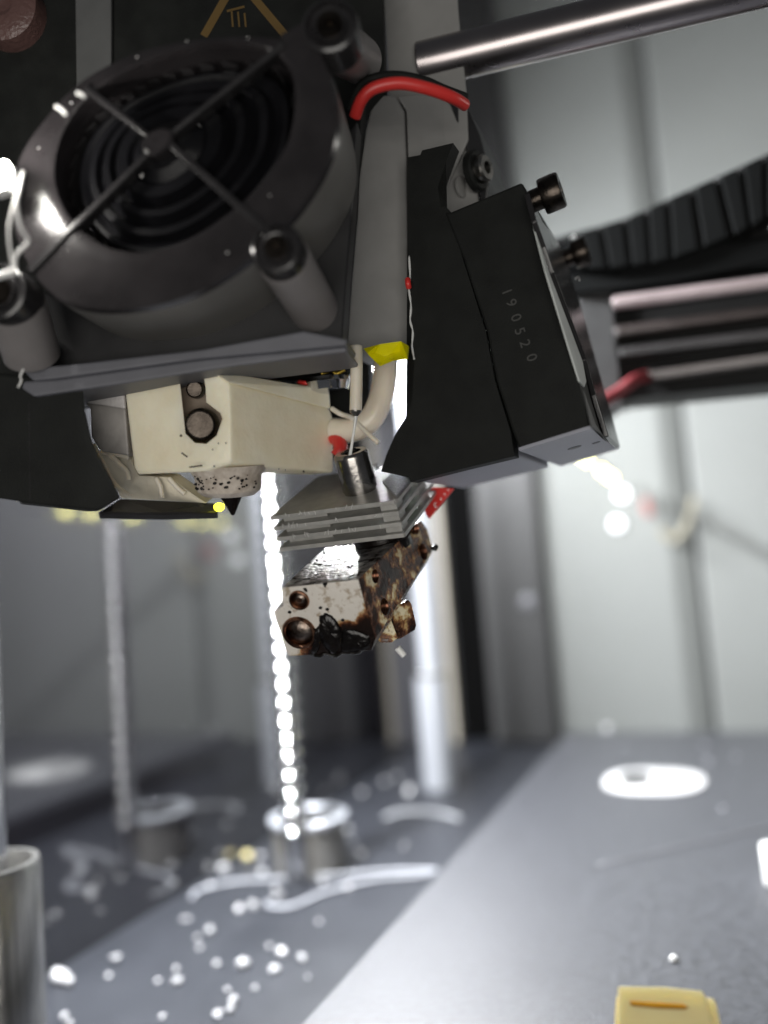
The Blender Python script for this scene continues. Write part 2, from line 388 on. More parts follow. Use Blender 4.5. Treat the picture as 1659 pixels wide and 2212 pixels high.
# small round foot seen behind
arc = [atZ(*q, -H+.06) for q in ((833, 1765), (860, 1755), (905, 1752), (955, 1757), (992, 1768))]
tag(tube('filament_arc', arc, .14, mat('dull_filament', (.42, .43, .45), .4), None, 8, 6, .5), 'short white plastic arc lying on the floor in front of the far rod', 'plastic scrap')
lp = [atZ(*q, -H+.08) for q in (zb(690, 560), zb(720, 530), zb(850, 500), zb(1010, 490), zb(1200, 478), zb(1420, 462), zb(1570, 462), zb(1500, 478), zb(1350, 492), zb(1180, 535), zb(1060, 585), zb(980, 590), zb(962, 575))]
tag(tube('filament_loop', lp, .10, mat('hazy_filament', (.34, .35, .38), .35), None, 8, 8, .6), 'long looped strand of pale filament lying on the chamber floor', 'filament')
# crumbs on the floor
cr = [(1385, 140, 9), (1430, 125, 8), (1475, 183, 22), (1305, 180, 8), (1255, 315, 10), (1300, 405, 13), (1245, 430, 11), (1265, 355, 8), (1165, 440, 10), (1162, 505, 10),
      (938, 410, 11), (890, 410, 15), (806, 458, 17), (945, 470, 15), (755, 520, 11), (862, 603, 14), (912, 590, 16), (1010, 560, 11), (993, 530, 10), (757, 680, 15),
      (712, 705, 10), (720, 740, 9), (668, 640, 8), (780, 800, 11), (875, 802, 19), (1015, 760, 18), (1088, 782, 16), (990, 822, 16), (970, 735, 10), (635, 818, 11),
      (638, 862, 15), (568, 860, 8), (415, 785, 12), (390, 842, 9), (820, 895, 10), (842, 935, 20), (830, 965, 14), (798, 985, 10), (918, 885, 9), (585, 990, 10),
      (232, 990, 13), (250, 1012, 9), (215, 850, 26), (245, 870, 20), (1150, 645, 7), (1255, 525, 13), (780, 345, 8), (1465, 380, 8), (1108, 845, 6), (690, 500, 7)]
crm = mat('crumb_white', (.62, .62, .63), .14, bump=.02, bs=10)
for i, (x, y, r) in enumerate(cr):
    X, Yp = zb(x, y); c = atZ(X, Yp+r*.25, -H); d = c.length
    rr = max(.05, r*.6*d/F*.95)
    if i % 5 == 2 and r < 14:
        q = [Vector((random.uniform(-1, 1), random.uniform(-1, 1), random.uniform(0, .7)))*rr*2.0 for _ in range(4)]
        ob = tube('plastic_curl', q, rr*.38, crm, None, 8, 5)
        ob.location = c+Vector((0, 0, rr*.5)); tag(ob, 'short white plastic curl among the crumbs on the chamber floor', 'plastic curl', 'white curls on the chamber floor'); continue
    ob = blob('plastic_crumb', (0, 0, 0), rr, crm if (x, y) != (890, 410) else yprint, None, (1, random.uniform(.6, 1.2), .8), .32)
    ob.location = c+Vector((0, 0, rr*.6)); ob.rotation_euler = (0, 0, random.random()*6)
    if (x, y) == (890, 410): tag(ob, 'pale yellow plastic crumb on the floor left of the bearing housing', 'crumb')
    elif r >= 26: tag(ob, 'biggest white plastic crumb, on the floor beside the steel sleeve', 'crumb')
    else:
        where = ('behind the bearing housing' if x > 1220 and y < 330 else 'right of the bearing housing' if x > 1100 and y < 560 else
                 'around the foot of the lead screw' if y < 560 else 'beside the steel sleeve at left' if x < 600 else
                 'in the open middle of the floor' if x < 930 else 'near the left edge of the build plate')
        tag(ob, 'small white plastic crumb on the floor, '+where, 'crumb', 'white crumbs '+where)
for (x, y, r) in ((1312, 1577, 13), (1230, 1612, 8), (1345, 1614, 7), (1522, 1612, 9), (1530, 1648, 10), (1590, 1636, 8), (1562, 1750, 10)):
    c = atZ(x, y, -HB); rr = r*.75*c.length/F*.7
    ob = blob('plastic_crumb', (0, 0, 0), rr, crm if r > 12 else mat('grey_crumb', (.25, .25, .27), .2), None, (1, 1, .8), .2); ob.location = c+Vector((0, 0, rr*.5))
    if r > 12: tag(ob, 'bright white crumb at the back left corner of the build plate', 'crumb')
    else: tag(ob, 'small dull crumb on the far part of the build plate', 'crumb', 'dull crumbs on the plate')

# ------------------------------------------------------------------ LEDs
led = emit('led_white', (.95, .97, 1), 120); ledy = emit('led_warm', (1, .93, .30), 11)
t = thing('led_strip', 'glaring white LED strip on the left wall behind the print head', 'LED strip')
abox('backing', (XW+.02, 14, 12.9), (XW+.3, 46, 13.9), white, t, .02)
base_led = None
for i in range(20):
    y = 15.5+i*1.55
    if base_led is None: base_led = abox('led', (-.16, -.25, -.25), (.14, .25, .25), led, t, .03)
    else: b2 = base_led.copy(); S.collection.objects.link(b2); b2.parent = t; base_led_ = b2
    (base_led if i == 0 else b2).location = (XW+.46, y, 13.4)
# warm row on the right wall, seen only as a reflection in the left wall
t = thing('led_row', 'row of warm LEDs behind the side blower, mirrored in the left wall', 'LED strip')
XR = -5.76; VX = 2*XW-XR
vp = [atX(x, y, VX) for x, y in ((145, 1104), (200, 1108), (247, 1112), (290, 1115), (400, 1123), (440, 1127), (478, 1129))]
abox('backing', (XR+.25, min(p.y for p in vp)-3, vp[0].z-.06), (XR+.4, max(p.y for p in vp)-.3, vp[0].z+.06), matte, t, .02)
for p in vp:
    o = abox('led', (-.10, -.14, -.14), (.12, .14, .14), ledy, t, .03); o.location = (XR+.1, p.y, p.z)
bl = [(1345, 1068, 13, emit('glint_glow', (.9, .93, .95), 1.2), 'upper of the two white glowing spots standing for glints on the back wall'), (1334, 1132, 14, emit('glint_glow2', (.9, .93, .95), 1.0), 'lower of the two white glowing spots standing for glints on the back wall')]  # glints on the back wall, put in as small glowing caps
for x, y, r, m, lab in bl:
    c = atY(x, y, YB+.3)
    tag(lathe('glint_spot', c, (0, -1, 0), [(.34, 0), (.34, .1), (.25, .22), (0, .26)], m), lab, 'glint')
for pts, m, lab in (([(1400, 1078), (1396, 1095), (1405, 1112)], mat('faded_red', (.30, .09, .08), .6), 'blurred red wire end against the back wall'),
                    ([(1425, 1145), (1460, 1165), (1490, 1120), (1500, 1075)], mat('faded_wire', (.24, .22, .16), .5), 'blurred beige wire loop against the back wall')):
    tag(tube('wire', [atY(*q, YB-.6) for q in pts], .2, m), lab, 'wire')

# ================================================================== X GANTRY (right, out of focus)
def d2(x): return 21.5-(x-1290)*.0050       # the beam comes closer to the right
ga = thing('gantry_beam', 'dark horizontal gantry beam with grooves at the right edge', 'gantry')
def strip(name, top, bot, m, parent, th=1.0, dd=0, bevel=.03):
    f = [P(x, y, d2(x)+dd) for x, y in top]+[P(x, y, d2(x)+dd) for x, y in reversed(bot)]
    return prism(name, f, C((.2, 0, -1))*th, m, parent, bevel)
dk = mat('black_anodised', (.008, .008, .008), .5, bump=0, spec=.15)
strip('body', [(1240, 560), (1330, 560), (1950, 440)], [(1300, 880), (1385, 858), (1950, 800)], dk, ga, 2.5, .8)
strip('groove_rib', [zd(830, 1070), zd(2400, 850)], [zd(840, 1120), zd(2400, 915)], mat('brown_black', (.025, .017, .015), .4), ga, .5, .3)
strip('groove_rib', [zd(860, 1185), zd(2400, 990)], [zd(870, 1230), zd(2400, 1060)], mat('grey_black', (.02, .018, .018), .4), ga, .5, .3)
strip('groove_rib', [zd(1010, 1315), zd(2400, 1110)], [zd(1050, 1355), zd(2400, 1170)], mat('warm_grey_rib', (.08, .07, .065), .35), ga, .5, .3)
strip('end_block', [(1240, 620), (1318, 600)], [(1290, 900), (1345, 880)], mat('charcoal', (.03, .03, .03), .5), ga, 2, .5)
cyl('rail', P(*zd(830, 945), d2(1325)), P(*zd(2400, 735), d2(1950)), .17, mat('rose_steel', (.40, .33, .33), .35, .4), ga)
rw = [P(1300, 868, 21.2), P(1335, 848, 21.2), P(1370, 822, 21.2), P(1400, 812, 21.6)]
tag(tube('wire', rw, .16, mat('dim_red_wire', (.16, .018, .022), .5)), 'dim red wire running under the gantry beam', 'wire')
ch = thing('cable_chain', 'black ribbed cable chain curving up to the right edge', 'cable chain')
tops = spline([Vector((*zd(*q), 0)) for q in ((480, 600), (640, 555), (900, 480), (1130, 375), (1400, 255), (1659, 135), (1950, 0), (2300, -170))], 4)
bots = spline([Vector((*zd(*q), 0)) for q in ((560, 760), (700, 760), (930, 740), (1150, 700), (1480, 575), (1659, 480), (1950, 330), (2300, 130))], 4)
cm = mat('chain_black', (.007, .0075, .0075), .8, bump=0, spec=.05)
for i in range(0, len(tops)-2, 2):
    a, b, c, d = tops[i], tops[i+2], bots[i+2], bots[i]
    f = [P(q.x, q.y, d2(q.x)-.2) for q in (a, a.lerp(b, .80), d.lerp(c, .80), d)]
    prism('link', f, C((.2, 0, -1))*1.6, cm, ch, .05)
    f = [P(q.x, q.y, d2(q.x)+.05) for q in (a.lerp(b, .78), b.lerp(a, -.02), c.lerp(d, -.02), d.lerp(c, .78))]
    prism('hinge', f, C((.2, 0, -1))*1.2, dk, ch, .03)
strip('chain_tray', [zd(440, 700), zd(900, 700), zd(1150, 690), zd(1480, 590), zd(2400, 550)], [zd(560, 900), zd(900, 860), zd(1150, 830), zd(1480, 770), zd(2400, 640)], mat('tray_black', (.007, .0075, .0075), .8, bump=0, spec=.05), ch, 1.5, .2)

# ------------------------------------------------------------------ upper smooth rod
ra = P(905, 142, 15.6); rb = P(2300, -195, 13.2)
tag(cyl('smooth_rod', ra, rb, .40, mat('dark_polished_steel', (.34, .31, .31), .28, 1, bump=0, var=.05), None, seg=64), 'thick polished steel rod crossing the top right corner', 'rod')

# ================================================================== PRINT HEAD
hd = thing('print_head', 'black and grey print head carriage above the hotends', 'print head')
fp = Plane(P(400, 300, 14.6), C((-.10, .02, 1)))
prism('rear_light_block', [P(x, y, 16.6) for x, y in ((230, 770), (800, 760), (800, 930), (735, 990), (690, 1000), (300, 1005))], C((-.1, .05, -1))*3.5, matte, hd, .05)  # unseen box added to keep strip light off the hanging hotend's fins
cov = prism('cover_panel', [fp.at(*q) for q in ((-150, -120), (822, -120), (832, 150), (785, 215), (766, 420), (740, 740), (736, 790), (-150, 900))], C((.05, 0, -1))*1.2, matte, hd, .05)
prism('carriage_body', [fp.at(*q, -1.3) for q in ((-150, -120), (760, -120), (750, 640), (735, 690), (-150, 790))], C((.0, .05, -1))*5.5, matte, hd, .05)
prism('cover_ridge', [fp.at(*q, .12) for q in ((160, -120), (240, -120), (240, 260), (165, 260))], C((.05, 0, -1))*.11, greyp, hd, .03)
# warning triangle printed on the cover
def bar(name, a, b, w, m, parent, lift=.006):
    a = Vector((*a, 0)); b = Vector((*b, 0)); t = (b-a).normalized(); n = Vector((-t.y, t.x, 0))*w/2
    return prism(name, [fp.at(q.x, q.y, lift) for q in (a+n, b+n, b-n, a-n)], -fp.n*.004, m, parent, 0)
bar('warning_mark', (510, -45), (440, 78), 17, amber, hd); bar('warning_mark', (515, -45), (618, 78), 17, amber, hd)
for k in range(3): bar('warning_mark', (500+k*14, 22+k*3), (503+k*14, 58), 4, amber, hd)
bar('warning_mark', (490, 24), (528, 14), 5, amber, hd)
# small reddish boss in the top left
lathe('round_boss', fp.at(30, 40, .0), fp.n, [(.62, 0), (.6, .35), (.45, .42), (.2, .42), (.18, .3), (0, .3)], mat('brown_plastic', (.09, .05, .045), .3), hd)
# vertical metal plate behind the rod
vp_ = Plane(P(900, 150, 15.4), C((-.25, .05, 1)))
prism('rail_plate', [vp_.at(*q) for q in ((826, -60), (985, -60), (990, 20), (1008, 200), (1012, 300), (960, 420), (850, 420), (838, 145))], C((.1, 0, -1))*.5, greyl, hd, .03)
# grey bracket in two mouldings with a joint between them
bp_ = Plane(P(840, 450, 14.9), C((.22, .06, 1)))
L1 = [(806, 214), (830, 205), (853, 206), (873, 240), (877, 338), (880, 560), (887, 741), (820, 755), (748, 768), (757, 640), (772, 460), (776, 380), (790, 280)]
L2 = [(856, 206), (900, 203), (950, 207), (968, 222), (992, 280), (1012, 335), (1030, 400), (1040, 470), (884, 560), (881, 338), (877, 240)]
prism('bracket', [bp_.at(*q) for q in L1], C((.25, .06, -1))*1.6, greyl, hd, .035, seg=3)
prism('bracket', [bp_.at(*q) for q in L2], C((.25, .06, -1))*1.6, greyl, hd, .05, seg=3)
# curved black rim on its right
R1 = [(958, 205), (985, 214), (1013, 238), (1036, 290), (1052, 350), (1056, 395), (1050, 430), (1040, 440), (1030, 395), (1012, 335), (992, 280), (972, 225)]
prism('rim', [bp_.at(*q, .12) for q in R1], C((.35, .05, -1))*1.8, plastic, hd, .06, seg=3)
# screw and washer on the bracket side
sc = bp_.at(1022, 372, .15)
axs = C((.80, .05, .62))
lathe('washer', sc, axs, [(.13, 0), (.36, 0), (.36, .12), (.33, .15), (.14, .15)], matte, hd)
lathe('screw', sc+axs.normalized()*.12, axs, [(.25, 0), (.25, .14), (.21, .18), (.11, .18), (.10, .05), (0, .05)], steel, hd, 32)
lathe('pin', bp_.at(*z4(692, 320), .02), axs, [(.20, 0), (.2, .03), (.17, .05), (0, .05)], greyl, hd)
# lower mounting lip
mp0 = Plane(P(420, 800, 13.0), C((-.10, .05, 1)))
prism('mount_plate', [mp0.at(*q) for q in (z3(150, 818), z3(1480, 690), (745, 640), (762, 430), (772, 260), (600, 500), (300, 600), (60, 640))], C((.1, 0, -1))*.5, plastic, hd, .03)
prism('upper_lip', [mp0.at(*q, .45) for q in (z3(90, 818), z3(300, 800), z3(870, 735), z3(1310, 655), z3(1500, 690), z3(1495, 718), z3(870, 775), z3(240, 862), z3(140, 872))], C((.08, .02, -1))*1.2, undm, hd, .04, seg=3)
prism('lower_lip', [mp0.at(*q, .36) for q in (z3(100, 872), z3(240, 865), z3(870, 778), z3(1497, 721), z3(1500, 745), z3(1010, 808), z3(520, 885), z3(145, 940), z3(90, 903))], C((.08, .02, -1))*1.6, undm, hd, .04, seg=3)
# left air duct
dp = Plane(P(120, 960, 13.0), C((-.10, -.05, 1)))
dk1 = [(-60, 800), (178, 822), (183, 880), (196, 940), (203, 962), (262, 1076), (212, 1105), (45, 1087), (44, 1074), (-60, 1068)]
prism('air_duct', [dp.at(*q) for q in dk1], C((-.45, .0, -1))*1.5, matte, hd, .05)
prism('duct_seam', [dp.at(*q, .004) for q in ((62, 870), (64, 870), (66, 1082), (64, 1082))], C((0, 0, -1))*.01, gloss, hd, 0)
lipp = [P(*z6(95, 830), 13.0), P(*z6(200, 766), 13.6), P(*z6(640, 787), 14.6), P(*z6(652, 830), 14.4), P(*z6(400, 836), 13.8)]
prism('duct_lip', lipp, C((0, -.12, -.1)), gloss, hd, .03)
tag(blob('yellow_bead', P(*z6(658, 806), 14.3), .10, emit('yellow_bead_glow', (1, .95, .05), 2.5), None, (1, 1, .8), .05), 'bright yellow bead beside the nozzle tip', 'glint')  # bit of plastic, its brightness put in as glow

# red and black wires over the bracket
w1 = [P(*z2(172, 420), 13.2), P(*z2(195, 360), 13.0), P(*z2(240, 318), 12.9), P(*z2(330, 300), 12.9), P(*z2(430, 318), 13.0), P(*z2(520, 350), 13.2), P(*z2(568, 378), 13.5)]
tag(tube('wire', w1, .095, red, None, 16), 'red wire arched over the top of the grey bracket', 'wire')
w2 = [P(*z2(150, 400), 13.4), P(*z2(190, 310), 13.2), P(*z2(250, 278), 13.1), P(*z2(330, 272), 13.2), P(*z2(420, 290), 13.3), P(*z2(490, 320), 13.5), P(*z2(570, 350), 13.8)]
tag(tube('wire', w2, .07, matte, None, 12), 'black wire behind the red wire above the bracket', 'wire')

# ================================================================== FRONT BLOWER
bf = thing('blower_fan', 'black round blower fan at the upper left, facing the camera', 'fan')
axb = C((.12, -.06, -1)).normalized()
pb = Plane(P(400, 330, 11.6), -axb)
rim = [(620, 84), (690, 107), (720, 170), (733, 250), (728, 310), (700, 380), (655, 450), (600, 510), (525, 577), (425, 637), (325, 667), (200, 672), (110, 640), (50, 560), (20, 450), (40, 340), (100, 250), (180, 170), (300, 110), (430, 82), (530, 76)]
opn = [(560, 100), (620, 135), (638, 200), (625, 300), (580, 375), (520, 440), (420, 510), (320, 545), (220, 530), (150, 470), (118, 390), (130, 300), (180, 220), (260, 160), (360, 117), (460, 95)]
rimw = spline([pb.at(*q) for q in rim], 6, True); opnw = spline([pb.at(*q) for q in opn], 6, True)
cen = pb.at(340, 310); NB = 96
def resample(c, n, ctr):
    u, v, w = basis(axb); out = []
    A = [(math.atan2((p-ctr).dot(v), (p-ctr).dot(u)), p) for p in c]; A.sort(key=lambda q: q[0]); A = [(A[-1][0]-2*math.pi, A[-1][1])]+A+[(A[0][0]+2*math.pi, A[0][1])]
    for i in range(n):
        t = -math.pi+2*math.pi*(i+.5)/n
        for (a, p), (b, q) in zip(A, A[1:]):
            if a <= t <= b: out.append(p.lerp(q, (t-a)/max(b-a, 1e-9))); break
    return out
RM = resample(rimw, NB, cen); OP = resample(opnw, NB, cen)
def loftrings(name, rows, m, parent):
    bm = bmesh.new(); R = [[bm.verts.new(p) for p in r] for r in rows]
    for A, B in zip(R, R[1:]):
        for i in range(len(A)): bm.faces.new((A[i], A[(i+1) % len(A)], B[(i+1) % len(A)], B[i]))
    o = finish(name, bm, m, parent, 0, True); o.data.set_sharp_from_angle(angle=math.radians(28)); return o
def sc_(c, k, dz): return [cen+(p-cen)*k+axb*dz for p in c]
loftrings('housing_face', [sc_(RM, 1, .10), sc_(RM, .985, .0), [a.lerp(b, .25)+axb*-.02 for a, b in zip(OP, RM)], [a.lerp(b, .08)+axb*-.02 for a, b in zip(OP, RM)], OP, sc_(OP, .985, .12), sc_(OP, .98, .9)], blowerm, bf)
loftrings('housing_wall', [sc_(RM, .995, .1), sc_(RM, 1.0, .14), sc_(RM, 1.0, 1.55), sc_(RM, .97, 1.62), sc_(RM, .2, 1.62)], mat('lit_wall_plastic', (.13, .126, .118), .45, bump=.003, bs=40, var=.1), bf)  # side wall of the black housing, light from the right put into its tone
prof = [(.93, .75), (.90, .42), (.86, .40), (.80, .46), (.76, .32), (.70, .32), (.66, .40), (.60, .24), (.54, .24), (.50, .33), (.44, .16), (.34, .16), (.30, .22), (.20, .13), (.02, .13)]
rotm = mat('rotor_black', (.005, .005, .006), .32, bump=.003, bs=20, var=.3, spec=.15)
loftrings('rotor', [sc_(OP, k, z) for k, z in prof], rotm, bf)
bl0 = None
for i in range(0, NB, 3):
    a = OP[i]; b = OP[(i+2) % NB]
    a1 = cen+(a-cen)*.975+axb*.35; b1 = cen+(b-cen)*.935+axb*.35
    tdir = (a-b).normalized()*.03
    prism('blade', [a1, a1+tdir, b1+tdir, b1], axb*.5, gloss, bf, 0)
def strut(a, b, w):
    a = Vector((*a, 0)); b = Vector((*b, 0)); t = (b-a).normalized(); n = Vector((-t.y, t.x, 0))*w/2
    prism('strut', [pb.at(q.x, q.y, .06) for q in (a+n, b+n*.8, b-n*.8, a-n)], axb*.22, gloss, bf, .035, seg=3)
strut((612, 92), (352, 300), 15); strut((600, 520), (352, 296), 20); strut((182, 186), (318, 290), 16); strut((60, 585), (318, 330), 16)
hub = [cen+(p-cen)*.10 for p in OP]
loftrings('hub_cap', [sc_(OP, .13, .12), sc_(OP, .13, -.06), sc_(OP, .11, -.09), sc_(OP, .01, -.09)], blowerm, bf)
rq = random.Random(21)
for k in range(9):
    a_ = rq.randrange(NB); q = OP[a_].lerp(RM[a_], rq.uniform(.3, .9))-axb*.02
    blob('dust_fleck', q, rq.uniform(.006, .014), white, bf, (1.6, .6, 1), .3, 1)
# mounting ears with their posts
postm = mat('lit_post_plastic', (.18, .168, .165), .45, bump=.003, bs=40, var=.1)  # posts lightened like the housing wall, side light put into the colour
def ear(x, y, r, px, py, pd, pr, sc=True):
    c = pb.at(x, y, .08)
    lathe('ear', c, axb, [(0, .12), (r*.30, .12), (r*.36, .02), (r*.55, .0), (r*.62, .08), (r*.8, .08), (r*.86, 0), (r*.96, .02), (r, .1), (r, .5), (0, .5)], gloss, bf, 40, caps=False)
    lathe('ear_screw', c-axb*.03, axb, [(0, .08), (r*.14, .08), (r*.16, 0), (r*.44, 0), (r*.48, .05), (r*.48, .12)], darksteel, bf, 32, caps=False)
    cyl('post', c+axb*.45, P(px, py, pd), pr, postm, bf, seg=40)
ear(596, 533, .36, 692, 690, 13.2, .38); ear(712, 52, .40, 778, 130, 13.6, .36); ear(-5, 628, .42, 70, 770, 12.9, .42)
# connecting lug arms
prism('lug_arm', [pb.at(*q, .0) for q in ((520, 455), (575, 500), (560, 560), (500, 520))], axb*.3, blowerm, bf, .04)
prism('lug_arm', [pb.at(*q, .0) for q in ((600, 75), (700, 20), (730, 90), (690, 118), (620, 95))], axb*.3, blowerm, bf, .04)
# threads of molten plastic and a glaring led at the left edge
s1 = [P(*z1(100, 740), 11.0), P(*z1(85, 800), 11.0), P(*z1(55, 900), 11.0), P(*z1(38, 1000), 11.0), P(*z3(50, 350), 11.0), P(*z3(65, 400), 11.0)]
s2 = [P(*z1(90, 790), 11.0), P(*z1(72, 880), 10.9), P(*z1(90, 980), 10.9), P(*z1(122, 1040), 11.0), P(*z3(85, 310), 11.0), P(*z3(65, 345), 11.0), P(*z3(68, 395), 11.0)]
tg = thing('plastic_strings', 'glinting threads of melted plastic hanging at the left edge of the blower', 'plastic thread')
tube('thread', s1, .018, white, tg, 6); tube('thread', s2, .024, white, tg, 6)
tube('thread', [P(-20, 600, 10.9), P(12, 592, 11), P(34, 585, 11)], .05, white, tg, 8)
for a, b, lab in ((z1(245, 460), z1(285, 492), 'short white plastic splinter stuck to the blower face'), (z1(335, 402), z1(365, 418), 'smaller white plastic splinter at the upper left of the blower')):
    tag(tube('plastic_splinter', [P(*a, 11.2), P((a[0]+b[0])/2+2, (a[1]+b[1])/2-1, 11.15), P(*b, 11.2)], .028, white, None, 6), lab, 'plastic scrap')
zz = [P(*z3(102, 820), 12.3), P(*z3(88, 850), 12.3), P(*z3(92, 870), 12.3), P(*z3(78, 900), 12.3)]
tag(tube('plastic_thread', zz, .014, white, None, 6), 'short white thread at the left end of the grey lip', 'plastic thread')
lc = P(10, 372, 11.3)
lt = thing('led_lamp', 'glaring white LED at the left edge beside the blower', 'LED')
blob('led_lens', lc, .10, emit('led_glare', (1, .98, .9), 45), lt, (1, 1, 1.6), .05)
pl_ = bpy.data.lights.new('led_lamp_light', 'POINT'); pl_.energy = 260; pl_.shadow_soft_size = .12; pl_.color = (1, .96, .9)
po = bpy.data.objects.new('led_lamp_light', pl_); S.collection.objects.link(po); po.location = lc+C((-.15, .05, .35))
abox('led_base', lc+Vector((-.35, .05, -.2)), lc+Vector((-.05, .25, .2)), white, lt, .02)

# ================================================================== SIDE BLOWER (black, right)
Rf = Matrix(((.8919, .2438, .3809), (.2711, -.9624, -.0189), (.362, .1201, -.9244)))   # columns u, down, back in camera space
uu = C((Rf[0][0], Rf[1][0], Rf[2][0])); vv = C((Rf[0][1], Rf[1][1], Rf[2][1])); ww = C((Rf[0][2], Rf[1][2], Rf[2][2]))
o0 = C((1.141, 5.047, -14.0)); DU, DV, DW = 1.222, 4.193, 3.714
sf = thing('blower_fan', 'black rectangular blower fan on the right of the print head, date stamped', 'fan')
pf = Plane(o0, -ww)
body = [pf.at(*z4(*q)) for q in ((600, 452), (640, 450), (1020, 290), (1044, 345), (1395, 1612), (1003, 1733), (968, 1640), (880, 1360), (830, 1100), (700, 700))]
prism('housing', body, ww*DW*.97, matte, sf, .05, seg=3)
flg = [(402, 158), (472, 145), (482, 120), (650, 80), (612, 180), (566, 315), (580, 425), (618, 431), (632, 452), (700, 700), (826, 1100), (874, 1360), (960, 1640), (980, 1773), (700, 1840), (418, 1912), (412, 1888), (260, 1855), (290, 1760), (335, 1660), (395, 1560), (428, 1480), (442, 1260), (428, 1000), (412, 750), (402, 560)]
fb = Plane(o0+ww*.02, -ww)
ff = [fb.at(*z4(*q)) for q in flg]
prism('duct', ff, ww*.35, matte, sf, .04, seg=3)
# deeper lower nozzle of the duct, light bounced from the plate put into its pale colour
ng = [(640, 1300), (860, 1300), (958, 1640), (978, 1768), (700, 1836), (425, 1905), (520, 1500)]
prism('duct_nozzle', [fb.at(*z4(*q), -.06) for q in ng], ww*2.9, under, sf, .05, seg=3)
pu = Plane(o0+vv*DV, vv)
# thin sheet for the lit underside, bounce light put into its pale colour
und = [pf.at(*z4(*q), .012) for q in ((1003, 1735), (1395, 1614))]
a, b = und; prism('lit_underside', [a+vv*.03, b+vv*.03, b+vv*.03+ww*DW*.97, a+vv*.03+ww*DW*.97], vv*-.06, under, sf, .01)
lathe('dimple', a.lerp(b, .55)+ww*1.5+vv*.028, vv, [(.13, 0), (.12, .01), (0, .01)], plastic, sf, 20)
lathe('dimple', a.lerp(b, .85)+ww*1.7+vv*.028, vv, [(.08, 0), (.07, .01), (0, .01)], plastic, sf, 20)
# side cover with a pale recess and a raised lip
ps = Plane(pf.at(*z4(1395, 1612)), uu)
rc = [(1085, 520), (1110, 540), (1150, 680), (1185, 790), (1215, 850), (1260, 970), (1310, 1110), (1350, 1260), (1370, 1370), (1360, 1398), (1335, 1370), (1300, 1260), (1220, 1000), (1150, 770)]
prism('side_recess', [ps.at(*z4(*q), .03) for q in rc], uu*-.03, mat('recess_grey', (.50, .53, .51), .5, bump=0), sf, .008)
rc2 = [(1355, 1415), (1420, 1600), (1480, 1690), (1550, 1722), (1400, 1612)]
prism('side_recess', [ps.at(*z4(*q), .028) for q in rc2], uu*-.03, greyp, sf, .008)
lp2 = [(1060, 345), (1130, 500), (1215, 610), (1290, 810), (1345, 980), (1400, 1180), (1470, 1430), (1520, 1600), (1552, 1724), (1490, 1665), (1420, 1440), (1370, 1250), (1300, 1060), (1240, 900), (1195, 780), (1150, 640), (1100, 500)]
prism('side_lip', [ps.at(*z4(*q), .10) for q in lp2], uu*-.09, gloss, sf, .02, seg=3)
def capscrew(x, y, r, L, parent, m):
    c = ps.at(*z4(x, y), .05)
    lathe('cap_screw', c, uu, [(0, 0), (r*.62, 0), (r*.62, L*.35), (r*.95, L*.36), (r, L*.42), (r, L*.92), (r*.93, L), (r*.5, L), (r*.48, L*.75), (0, L*.75)], m, parent, 32, caps=False)
capscrew(1070, 400, .29, .52, sf, darksteel); capscrew(1255, 705, .28, .46, sf, darksteel)
for k, (x, y) in enumerate(((1278, 598), (1290, 590), (1310, 815))):
    tube('glint_thread', [ps.at(*z4(x, y), .2), ps.at(*z4(x+15, y-12), .25), ps.at(*z4(x+22, y+8), .3)], .012, white, sf, 6)
# stamped date code, read down the housing
for chx, (x, y) in zip('190520', ((938, 885), (962, 945), (988, 1025), (1008, 1098), (1036, 1165), (1072, 1240))):
    text('stamp', chx, .24, pf.at(*z4(x, y), .004), vv, uu, textg, sf)
# bright flakes along the left edge
for k, (x, y) in enumerate(((412, 735), (418, 900), (420, 1040), (430, 1110), (432, 1190), (436, 1235))):
    pass
sd = [fb.at(*z4(*q), .01) for q in ((412, 690), (417, 800), (410, 860), (422, 960), (418, 1040), (432, 1100), (428, 1180), (440, 1250))]
tag(tube('plastic_thread', sd, lambda t: .012+.01*abs(math.sin(t*23)), clearish, None, 6, 6), 'beaded clear thread along the inner edge of the side blower', 'plastic thread')
tag(tube('wire', [P(*z4(404, 818), 14.2), P(*z4(406, 840), 14.15), P(*z4(410, 862), 14.2)], .05, red), 'tiny bit of red wire showing beside the side blower', 'wire')

# ================================================================== HOTEND IN ITS SILICONE SOCK
hs = thing('hotend', 'cream silicone covered hotend under the print head, black nozzle tip', 'hotend')
n_s = C((-.30, -.02, .95)); pk = Plane(P(*z6(690, 400), 13.2), n_s)
Lb = C((.30, .05, -.95)).normalized()
F1 = [z6(*q) for q in ((207, 150), (700, 120), (700, 235), (708, 420), (710, 600), (600, 640), (275, 655), (248, 600), (232, 400))]
front = [pk.at(*q) for q in F1]
def back(q, d): return P(*z6(*q), d)
